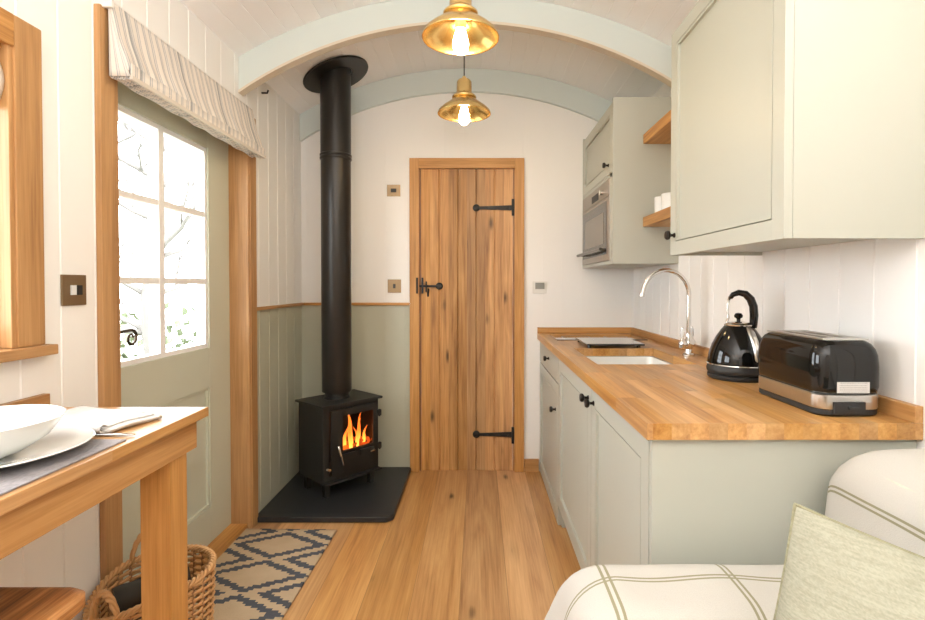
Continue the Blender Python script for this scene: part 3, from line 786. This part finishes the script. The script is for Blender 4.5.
# handle arches from the back edge over the lid; hd = horizontal direction of the handle
hd = Vector((.93, -.36, 0)).normalized()
def kp(r, h): return Vector((kx, ky, z+h))+hd*r
b = B(); tube(b, [kp(.046, .172), kp(.046, .19), kp(.047, .215), kp(.045, .245), kp(.036, .270), kp(.020, .287), kp(.0, .291), kp(-.018, .284), kp(-.026, .272)], [.012, .015, .016, .016, .016, .015, .013, .011, .009], 14, flat=.8); obj('handle', b, GLOSSB, t, smooth='all')
b = B(); tube(b, [kp(-.028, .274), kp(-.033, .25), kp(-.034, .225), kp(-.031, .205), kp(-.036, .19)], [.005, .004, .004, .004, .004], 8); obj('handle_stay', b, CHROME, t, smooth='all')
# water gauge on the side facing the room, below the handle
gd = Vector((.15, -.99, 0)).normalized()
def gp(r, h): return Vector((kx, ky, z+h))+gd*(r+.004)
b = B(); tube(b, [gp(.046, .176), gp(.062, .160), gp(.078, .134), gp(.0905, .104), gp(.098, .075), gp(.099, .068)], [.006, .012, .0125, .0125, .012, .006], 12, flat=.6)
gg = obj('water_gauge', b, STEEL, t, smooth='all')
b = B(); tube(b, [gp(.078, .148), gp(.094, .114), gp(.103, .082)], .0045, 8); obj('gauge_window', b, WHITEP, gg, smooth='all')
sp = Vector((.12, .99, 0))
def spp(r, h): return Vector((kx, ky, z+h))+sp*r
b = B(); tube(b, [spp(.05, .150), spp(.066, .160), spp(.078, .172)], [.020, .014, .010], 14); obj('spout', b, GLOSSB, t, smooth=True)

# ------------------------------------------------------------------ wall cupboards
UX = .694
t = thing('wall_cabinet', (.85, 1.53, 1.342), 'large pale sage wall cabinet above the kettle and toaster', 'cabinet')
y0, y1, z0, z1 = 1.176, 1.87, 1.342, 2.135
b = B()
box(b, UX+.021, XR-.002, y0, y0+.018, z0, z1, .001); box(b, UX+.021, XR-.002, y1-.018, y1, z0, z1, .001)
box(b, UX+.021, XR-.002, y0+.018, y1-.018, z0+.012, z0+.03); box(b, UX+.021, XR-.002, y0+.018, y1-.018, z1-.018, z1); box(b, XR-.012, XR-.002, y0+.018, y1-.018, z0+.03, z1-.018)
obj('body', b, CAB, t)
b = B(); shaker(b, UX, y0, y1, z0, z1, st=.06, rec=.009); dd = obj('door', b, CAB, t); knob(dd, UX, 1.83, 1.412, .017)

MX, my0, my1, mz0, mz1 = .700, 2.63, YB-.002, 1.345, 2.19
t = thing('wall_cabinet', (.86, 3.0, mz0), 'tall pale sage wall cabinet by the back wall holding the built-in oven', 'cabinet')
b = B()
box(b, MX-.018, XR-.002, my0, my0+.018, mz0, mz1, .001); box(b, MX-.018, MX-.001, my0+.018, 2.690, mz0, 1.812); box(b, MX-.018, MX-.001, 2.690, my1-.018, mz0, 1.363); box(b, MX-.018, XR-.002, my1-.018, my1, mz0, mz1, .001)
box(b, MX+.002, XR-.002, my0+.018, my1-.018, mz0, mz0+.02); box(b, MX+.002, XR-.002, my0+.018, my1-.018, mz1-.018, mz1)
box(b, MX-.018, XR-.002, my0+.018, my1-.018, 1.795, 1.813); box(b, XR-.012, XR-.002, my0+.018, my1-.018, mz0+.02, 1.795)
obj('body', b, CAB, t)
b = B(); shaker(b, MX-.018, my0+.0205, my1-.0205, 1.816, mz1-.020, st=.06, rec=.009); dd = obj('door', b, CAB, t); knob(dd, MX-.018, 2.72, 1.865, .015)
# microwave oven
OSTEEL = plain('oven_steel', (.40, .36, .31), .38, .9)
oy0, oy1, oz0, oz1 = 2.693, 3.378, 1.385, 1.790
t = thing('microwave_oven', (.8, 3.02, 1.366), 'steel framed built-in microwave oven in the far wall cabinet', 'microwave')
b = B(); box(b, MX+.004, .98, oy0+.012, oy1-.012, 1.3665, oz1-.006); obj('body', b, RUBBER, t)
b = B(); box(b, MX-.022, MX+.0035, oy0, oy1, oz1-.085, oz1, .002); cp = obj('control_panel', b, OSTEEL, t)
b = B(); box(b, MX-.0235, MX-.0222, 2.93, 3.10, oz1-.07, oz1-.03); obj('display', b, RUBBER, cp)
b = B(); lathe(b, [(0, 0), (.016, 0), (.015, .02), (0, .021)], M=axisM((MX-.0222, 2.82, oz1-.05), (-1, 0, 0)), seg=20); obj('dial', b, CHROME, cp, smooth=True)
b = B(); box(b, MX-.022, MX+.0035, oy0, oy1, 1.366, oz1-.088, .002); od = obj('oven_door', b, OSTEEL, t)
b = B(); box(b, MX-.0240, MX-.0222, oy0+.05, oy1-.02, 1.40, oz1-.105); obj('door_glass', b, plain('oven_glass', (.07, .06, .05), .15, 0), od)
b = B(); box(b, MX-.0256, MX-.0242, oy0+.11, oy1-.1, 1.46, oz1-.16); obj('inner_window', b, plain('oven_window', (.24, .21, .17), .3), od)
b = B(); tube(b, [(MX-.058, oy0+.03, 1.425), (MX-.058, oy1-.03, 1.425)], .009, 12)
for y in (oy0+.06, oy1-.06): tube(b, [(MX-.058, y, 1.425), (MX-.02, y, 1.425)], .007, 10)
obj('door_handle', b, plain('dark_steel', (.12, .11, .10), .25, .9), od, smooth=True)

for zz, lab in ((1.532, 'lower oak shelf carrying white mugs between the wall cabinets'), (1.952, 'upper empty oak shelf between the two wall cabinets')):
    b = B(); box(b, .835, XR-.001, 1.872, my0-.001, zz, zz+.048, .002); tag(obj('wall_shelf', b, OAKY), lab, 'shelf', 'oak shelves between the wall cabinets')
for i, (yy, lab) in enumerate(((2.54, 'white mug on the lower shelf, farthest from the big cabinet'), (2.44, 'white mug on the lower shelf, partly behind the big cabinet edge'))):
    t = thing('mug', (.905, yy, 1.5805), lab, 'mug', 'white mugs on the lower shelf')
    b = B(); lathe(b, [(0, 0), (.034, 0), (.040, .006), (.042, .085), (.040, .087), (.038, .085), (.036, .008), (0, .006)], (.905, yy, 1.5805), 32); obj('body', b, WHITEC, t, smooth=True)
    b = B(); tube(b, [(.945, yy+.0, 1.645), (.962, yy, 1.648), (.972, yy, 1.63), (.962, yy, 1.608), (.943, yy, 1.602)], .005, 8); obj('handle', b, WHITEC, t, smooth=True)

# ------------------------------------------------------------------ breakfast bar and things on it
t = thing('breakfast_bar', (-.95, .9, 0), 'narrow oak breakfast bar table against the left wall under the window', 'table')
TT = .900
b = B(); box(b, XL+.001, -.745, .2, 1.415, TT-.025, TT, .003); obj('tabletop', b, TABLEY, t)
b = B(); box(b, -.790, -.766, .25, 1.392, .795, TT-.0255, .002); obj('apron', b, OAKY, t)
b = B(); box(b, XL+.02, -.791, 1.368, 1.390, .795, TT-.0255, .002); obj('apron', b, OAKX, t)
for y in (1.263, .30):
    b = B(); box(b, -.848, -.773, y+.017, y+.093, .001, .7945, .003); obj('leg', b, OAKZ, t)
b = B(); box(b, XL+.001, XL+.02, .2, 1.377, TT+.0005, TT+.045, .002); obj('upstand', b, OAKY, t)

b = B(); box(b, -1.12, -.760, .58, 1.105, TT+.0005, TT+.0035, .001); tag(obj('placemat', b, MATG), 'grey woven placemat under the white plate', 'placemat')
pc = (-.940, .978)
b = B(); z = TT+.004
lathe(b, [(0, 0), (.075, 0), (.080, .004), (.115, .010), (.164, .019), (.167, .021), (.164, .023), (.115, .014), (.080, .008), (0, .006)], (*pc, z), 72); tag(obj('plate', b, WHITEC, smooth=True), 'large round white dinner plate on the placemat', 'plate')
bc = (-.937, .958)
b = B(); z = TT+.0108
lathe(b, [(0, 0), (.045, 0), (.048, .003), (.075, .012), (.108, .036), (.127, .064), (.131, .071), (.128, .072), (.122, .064), (.102, .038), (.07, .018), (.04, .009), (0, .008)], (*bc, z), 72); tag(obj('bowl', b, WHITEC, smooth=True), 'white cereal bowl sitting on the dinner plate', 'bowl')
# cutlery lying between mat and napkin
def cutlery(name, pts, lab):
    b = B(); tube(b, pts, [.003, .004, .0045, .004, .006, .005], 8, flat=.35); tag(obj(name, b, STEEL, smooth='all'), lab, 'cutlery')
cutlery('knife', [(-1.03+.028*k*1.9, 1.136, TT+.0045) for k in range(6)], 'steel knife lying across the bar beside the placemat')
# napkin: folded cloth with a rolled edge
t = thing('napkin', (-.88, 1.24, TT), 'folded white cotton napkin at the end of the breakfast bar', 'napkin')
b = B()
nu, nv = 40, 16
ux = Vector((.966, -.26, 0)); uy = Vector((.26, .966, 0)); nc = Vector((-.930, 1.245, TT+.002))
def nap(layer):
    def f(u, v):
        a = (u-.5)*.235; c = (v-.5)*(.155-.012*layer); z = .0035+.0065*layer+.0018*math.sin(u*9+layer)+.0015*math.sin(v*7+u*5)
        edge = max(0, 1-v*9); z += .004*edge*0
        return nc+ux*(a+.006*layer*(1 if layer % 2 else -1))+uy*c+Vector((0, 0, z))
    return f
for L in range(3): grid(b, nap(L), nu, nv)
obj('layers', b, NAPK, t, smooth='all', solid=.004)
b = B()
def roll(u, v):
    a = (u-.5)*.235+.004; th = v*2*PI*.75-PI*.6; r = .011+.0015*math.sin(u*12)
    return nc+ux*a+uy*(-.078+.0-.004*math.cos(th)-r*.6*math.cos(th))+Vector((0, 0, .014+r*math.sin(th)))
grid(b, roll, 40, 14)
obj('folded_edge', b, NAPK, t, smooth='all', solid=.002)

# stool
t = thing('bar_stool', (-.93, .80, 0), 'wooden bar stool with a striped grain seat tucked under the bar', 'stool')
b = B(); zt3 = .652
def seatrr(inset, z): return [b.verts.new((px, py, z+.010*((px+.915)/.18)**2-.004)) for px, py in rr(-1.09+inset, -.742-inset, .62+inset, .995-inset, .05, 8)]
rings = [seatrr(i, z) for i, z in ((.012, zt3-.040), (.0, zt3-.030), (.0, zt3-.010), (.008, zt3-.001), (.016, zt3))]
for A, C in zip(rings, rings[1:]):
    for k in range(len(A)): b.faces.new((A[k], A[(k+1) % len(A)], C[(k+1) % len(A)], C[k]))
b.faces.new(rings[0][::-1]); b.faces.new(rings[-1]); obj('seat', b, STOOLW, t, smooth=True)
for sx in (-1, 1):
    for sy in (-1, 1):
        b = B(); tube(b, [(-.93+sx*.115, .81+sy*.13, .618), (-.93+sx*.145, .81+sy*.16, .0)], [.018, .015], 12); obj('leg', b, DARKOAK, t, smooth=True)
for sy in (-1, 1):
    b = B(); tube(b, [(-.93-.134, .81+sy*.149, .22), (-.93+.134, .81+sy*.149, .22)], .010, 10); obj('footrest', b, DARKOAK, t, smooth=True)

# ------------------------------------------------------------------ wicker log basket
bx0, by0 = -.985, 1.545
t = thing('wicker_basket', (bx0, by0, 0), 'round wicker log basket on the floor behind the bar leg', 'basket')
def brad(z): return .138+.022*math.sin(min(1, z/.40)*PI*.5)
def rim(a):        # undulating rim height
    return .352-.050*max(0, math.cos(a+2.3))**2+.012*math.cos(a)
NS = 26
b = B(); rows = 34
for r_ in range(rows):
    pts = []
    for k in range(NS*4):
        a = 2*PI*k/(NS*4)
        z = .012+(rim(a)-.02)*r_/(rows-1)
        wv = .0055*math.cos(NS/2*a*2*.5+PI*(r_ % 2))
        rr_ = brad(z)+wv
        pts.append((bx0+rr_*math.cos(a), by0+rr_*math.sin(a), z))
    tube(b, pts, .0043, 5, closed=True)
obj('weave', b, WICK, t, smooth='all')
b = B()
for k in range(NS):
    a = 2*PI*(k+.5)/NS*1.0
    tube(b, [(bx0+brad(z)*math.cos(a), by0+brad(z)*math.sin(a), z) for z in [.01+(rim(a)-.01)*q/5 for q in range(6)]], .0045, 6)
sk_ = obj('stakes', b, WICKD, t, smooth='all')
b = B()
for ph in range(3):
    pts = []
    for k in range(120):
        a = 2*PI*k/120; w_ = 20*a+ph*2*PI/3
        pts.append((bx0+(brad(.4)+.007*math.cos(w_))*math.cos(a), by0+(brad(.4)+.007*math.cos(w_))*math.sin(a), rim(a)+.006+.007*math.sin(w_)))
    tube(b, pts, .0048, 6, closed=True)
obj('braided_rim', b, WICK, t, smooth='all')
for a0 in (2.25, 4.45):
    b = B()
    for ph in range(3):
        pts = []
        for k in range(30):
            q = k/29; a = a0+(q-.5)*.55; w_ = q*16+ph*2*PI/3; h = math.sin(PI*q)**.6*.085
            rr_ = brad(.4)+.006*math.cos(w_)
            pts.append((bx0+rr_*math.cos(a), by0+rr_*math.sin(a), rim(a)+h+.006*math.sin(w_)))
        tube(b, pts, .0055, 6)
    obj('handle', b, WICK, t, smooth='all')
b = B(); lathe(b, [(0, .004), (.14, .004), (.142, .012), (0, .012)], (bx0, by0, 0), 32); obj('bottom', b, WICKD, t)
BARK = paint('log_bark', (.10, .085, .06), .85, 2.0, 30)
for i, (p0, p1, r_, lab) in enumerate((((-1.055, 1.475, .318), (-.92, 1.61, .330), .038, 'dark round log resting on top inside the wicker basket'), ((-1.035, 1.52, .23), (-.92, 1.45, .232), .036, 'log lower in the wicker basket beneath the topmost one'))):
    b = B(); n = 8; p0, p1 = Vector(p0), Vector(p1)
    tube(b, [p0+(p1-p0)*k/n for k in range(n+1)], [r_+.002*math.sin(k*2.1) for k in range(n+1)], 16); tag(obj('firewood_log', b, BARK if i else paint('dark_bark', (.035, .032, .025), .8, 1.5, 30), smooth=True), lab, 'log', 'logs in the wicker basket')

# rug
b = B()
def rf(u, v): return Vector((-.245+.49*u, -.42+.84*v, .009+.0008*math.sin(u*31)*math.sin(v*40)))
grid(b, rf, 30, 50)
o = obj('rug', b, RUG, local=True, solid=.007, smooth='all'); o.location = (-.966, 2.152, 0); o.rotation_euler = (0, 0, math.radians(-1.2))
tag(o, 'cream rug with dark grey stepped diamonds by the glazed door', 'rug')

# ------------------------------------------------------------------ sofa, throw and cushion
t = thing('sofa', (.66, .5, 0), 'cream upholstered sofa in the right foreground beneath the throw', 'sofa')
b = B(); box(b, .24, .985, -.15, 1.125, .06, .27, .02, 3); obj('base', b, SOFAF, t, smooth=True)
b = B(); box(b, .215, .735, -.13, .875, .271, .43, .045, 5); obj('seat_cushion', b, SOFAF, t, smooth=True)
b = B(); box(b, .215, .735, .885, 1.125, .271, .628, .06, 6); obj('armrest', b, SOFAF, t, smooth=True)
b = B(); box(b, .79, .992, -.15, 1.12, .271, .868, .085, 6); obj('backrest', b, SOFAF, t, smooth=True)
for x in (.30, .93):
    for y in (-.08, 1.06):
        b = B(); lathe(b, [(0, .0), (.018, 0), (.024, .06), (0, .06)], (x, y, 0), 14); obj('leg', b, DARKOAK, t)

def fold(s, a, b_, r, rb=None):
    """arc length s along flat a..b, rounded both ends then falling: returns pos, drop"""
    rb = rb or r
    if s < a:
        q = a-s; L = r*PI/2
        if q < L: th = q/r; return a-r*math.sin(th), r*(1-math.cos(th))
        return a-r, r+(q-L)
    if s > b_:
        q = s-b_; L = rb*PI/2
        if q < L: th = q/rb; return b_+rb*math.sin(th), rb*(1-math.cos(th))
        return b_+rb, rb+(q-L)
    return s, 0
# over the arm: x from the back (.74) to the front (.19) and down, y far side down, top, near side down
b = B(); top = .640
S0, S1, V0, V1 = -.14, .742, .66, 1.42
def arm_throw(u, v):
    s = S0+(S1-S0)*u; w_ = V0+(V1-V0)*v
    x, dx = fold(s, .285, 9, .082); y, dy = fold(w_, .955, 1.060, .078)
    z = top-(dx**2.5+dy**2.5)**.4+.004*math.sin(s*23+w_*6)*math.sin(w_*17)
    z -= .10*max(0, .285-s)*0
    x += -.34*dx+.010*math.sin(w_*19)*min(1, dx*7)
    if w_ > 1.0: y = min(y+.004*math.sin(s*18)*min(1, dy*8), 1.155)
    return Vector((x, y, max(z, .2)))
grid(b, arm_throw, 70, 60, lambda u, v: (S0+(S1-S0)*u, V0+(V1-V0)*v))
t = thing('throw', (.5, 1.0, 0), 'cream throw with olive double stripes draped over the sofa arm and back', 'throw')
obj('arm_drape', b, THROW, t, smooth='all', solid=-.004)
b = B(); top2 = .893
A0, A1, C0, C1 = .30, 1.02, .12, 1.52
def back_throw(u, v):
    s = A0+(A1-A0)*u; w_ = C0+(C1-C0)*v
    x, dx = fold(s, .885, 9, .105); y, dy = fold(w_, -9, 1.05, .085)
    if dx > .112: x -= .10*(dx-.112)
    z = top2-(dx**2.5+dy**2.5)**.4+.006*math.sin(w_*13+s*5)*math.sin(s*9)
    return Vector((min(x, .997)+.004*math.sin(w_*15), min(y, 1.16), max(z, .3)))
grid(b, back_throw, 60, 70, lambda u, v: (A0+(A1-A0)*u-.466, C0+(C1-C0)*v-.21))
obj('back_drape', b, THROW, t, smooth='all', solid=-.004)

# cushion
t = thing('cushion', (.65, .70, .45), 'sage green linen cushion with piped edge on the sofa', 'cushion')
TL = Vector((.488, .79, .897)); tl = math.radians(6); yaw = math.radians(47); lean = math.radians(18)
U = Vector((math.cos(tl)*math.cos(yaw), -math.cos(tl)*math.sin(yaw), -math.sin(tl)))
Nn = Vector((0, -1, 0)); Nn.rotate(Matrix.Rotation(-yaw, 3, 'Z')); 
V = Vector((math.sin(tl), 0, math.cos(tl))); V = (V-U*V.dot(U)).normalized()
V = Matrix.Rotation(lean, 3, U) @ V if (Matrix.Rotation(lean, 3, U) @ V).y > 0 else Matrix.Rotation(-lean, 3, U) @ V
W = U.cross(V).normalized()
if W.y > 0: W = -W
S = .222
CC = TL+U*S-V*S
def pil(sgn):
    def f(u, v):
        a, c = math.sin(PI/2*(2*u-1)), math.sin(PI/2*(2*v-1))
        h = (max(0, 1-a*a)*max(0, 1-c*c))**.6*.075
        pin = 1-.045*(1-a*a)*abs(c)**3; pin2 = 1-.045*(1-c*c)*abs(a)**3
        return CC+U*(a*S*pin2)+V*(c*S*pin)+W*(sgn*h+.003*math.sin(a*6+c*4)*(1-a*a)*(1-c*c))
    return f
b = B(); grid(b, pil(1), 44, 44); grid(b, pil(-1), 44, 44); bmesh.ops.remove_doubles(b, verts=b.verts[:], dist=.0001)
obj('cover', b, LINEN, t, smooth='all')
b = B(); f_ = pil(1); ring = [f_(k/20, 0) for k in range(20)]+[f_(1, k/20) for k in range(20)]+[f_(1-k/20, 1) for k in range(20)]+[f_(0, 1-k/20) for k in range(20)]
tube(b, ring, .0026, 8, closed=True); obj('piping', b, PIPING, t, smooth='all')

# ------------------------------------------------------------------ outside the door
LAWN = paint('lawn', (.17, .185, .12), .9, .5, 3)
b = B(); box(b, -14, XL-.5, -8, 14, -.55, -.5); g_ = obj('ground', b, LAWN); g_['kind'] = 'structure'
BARKP = paint('pale_bark', (.17, .155, .14), .9, .4, 12)
def tree(x, y, h, seed, label):
    random.seed(seed); t = thing('tree', (x, y, -.5), label, 'tree', 'bare trees outside the glazed door')
    b = B(); tr = [Vector((x+.12*math.sin(k*.8+seed), y+.1*math.cos(k*.9), -.5+h*k/8)) for k in range(9)]
    tube(b, tr, [.14-.013*k for k in range(9)], 10); obj('trunk', b, BARKP, t, smooth='all')
    b = B()
    def br(p, d, L, r, n):
        pts = [p]; 
        for k in range(5):
            d = (d+Vector((random.uniform(-.3, .3), random.uniform(-.3, .3), random.uniform(-.2, .25)))).normalized(); pts.append(pts[-1]+d*L/5)
        tube(b, pts, [r*(1-.15*k) for k in range(6)], 6)
        if n:
            for q in range(4): br(pts[1+q], (d+Vector((random.uniform(-1, 1), random.uniform(-1, 1), random.uniform(-.4, .6)))).normalized(), L*.6, r*.5, n-1)
    for k in range(9):
        br(tr[2+k % 6], Vector((random.uniform(-1, 1), random.uniform(-1, 1), random.uniform(.1, .7))).normalized(), h*.45, .045, 2)
    obj('branches', b, BARKP, t, smooth='all')
tree(-4.6, 7.4, 4.2, 3, 'bare pale tree beyond the door, seen through its right panes')
tree(-9.6, 12.2, 6.0, 5, 'bare branching tree farther out beyond the hedge, seen through the left panes')
b = B(); random.seed(11)
for k in range(500):
    c = Vector((random.uniform(-8, -6.8), random.uniform(4, 13), random.uniform(-.5, .75)))
    d1 = Vector((random.uniform(-1, 1), random.uniform(-1, 1), random.uniform(-1, 1))).normalized()*.13; d2 = d1.cross(Vector((.3, .4, .8))).normalized()*.08
    b.faces.new([b.verts.new(c-d1), b.verts.new(c-d2), b.verts.new(c+d1), b.verts.new(c+d2)])
hd_ = obj('hedge', b, paint('hedge_green', (.15, .17, .10), .9)); tag(hd_, 'low green hedge outside beyond the lawn', 'hedge', kind='stuff')

# ------------------------------------------------------------------ light
wd = bpy.data.worlds.new('sky'); scene.world = wd; wd.use_nodes = True
nt = wd.node_tree; bg = nt.nodes['Background']; bg.inputs[0].default_value = (.90, .955, 1.0, 1); bg.inputs[1].default_value = 6.5
def area(name, loc, rot, sx, sy, e, col):
    l = bpy.data.lights.new(name, 'AREA'); l.shape = 'RECTANGLE'; l.size = sx; l.size_y = sy; l.energy = e; l.color = col
    o = bpy.data.objects.new(name, l); COL.objects.link(o); o.location = loc; o.rotation_euler = rot; return o
area('ceiling_fill', (-.07, -.9, 1.66), (math.radians(172), 0, 0), 1.3, 1.7, 49, (1, .985, .965))  # added fill light, unseen behind the camera, bounced off the ceiling; no room lamp

# ------------------------------------------------------------------ camera
f_px = 515; p = .9
cam = bpy.data.cameras.new('camera'); co = bpy.data.objects.new('camera', cam); COL.objects.link(co)
co.location = (0, 0, 1.235); co.rotation_euler = (math.radians(90-p), 0, 0)
cam.sensor_width = 36; cam.lens = f_px/925*36; cam.clip_start = .02
cam.shift_x = -16.5/925; cam.shift_y = -(24.8-f_px*math.tan(math.radians(p)))/925
scene.camera = co
vs = scene.view_settings
vs.view_transform = 'Standard'; vs.look = 'None'; vs.gamma = 1; vs.exposure = .97; vs.use_curve_mapping = False
scene.cycles.max_bounces = 10; scene.cycles.diffuse_bounces = 6; scene.cycles.transparent_max_bounces = 12
scene.cycles.use_denoising = True; scene.cycles.sample_clamp_indirect = 8; scene.cycles.caustics_reflective = False
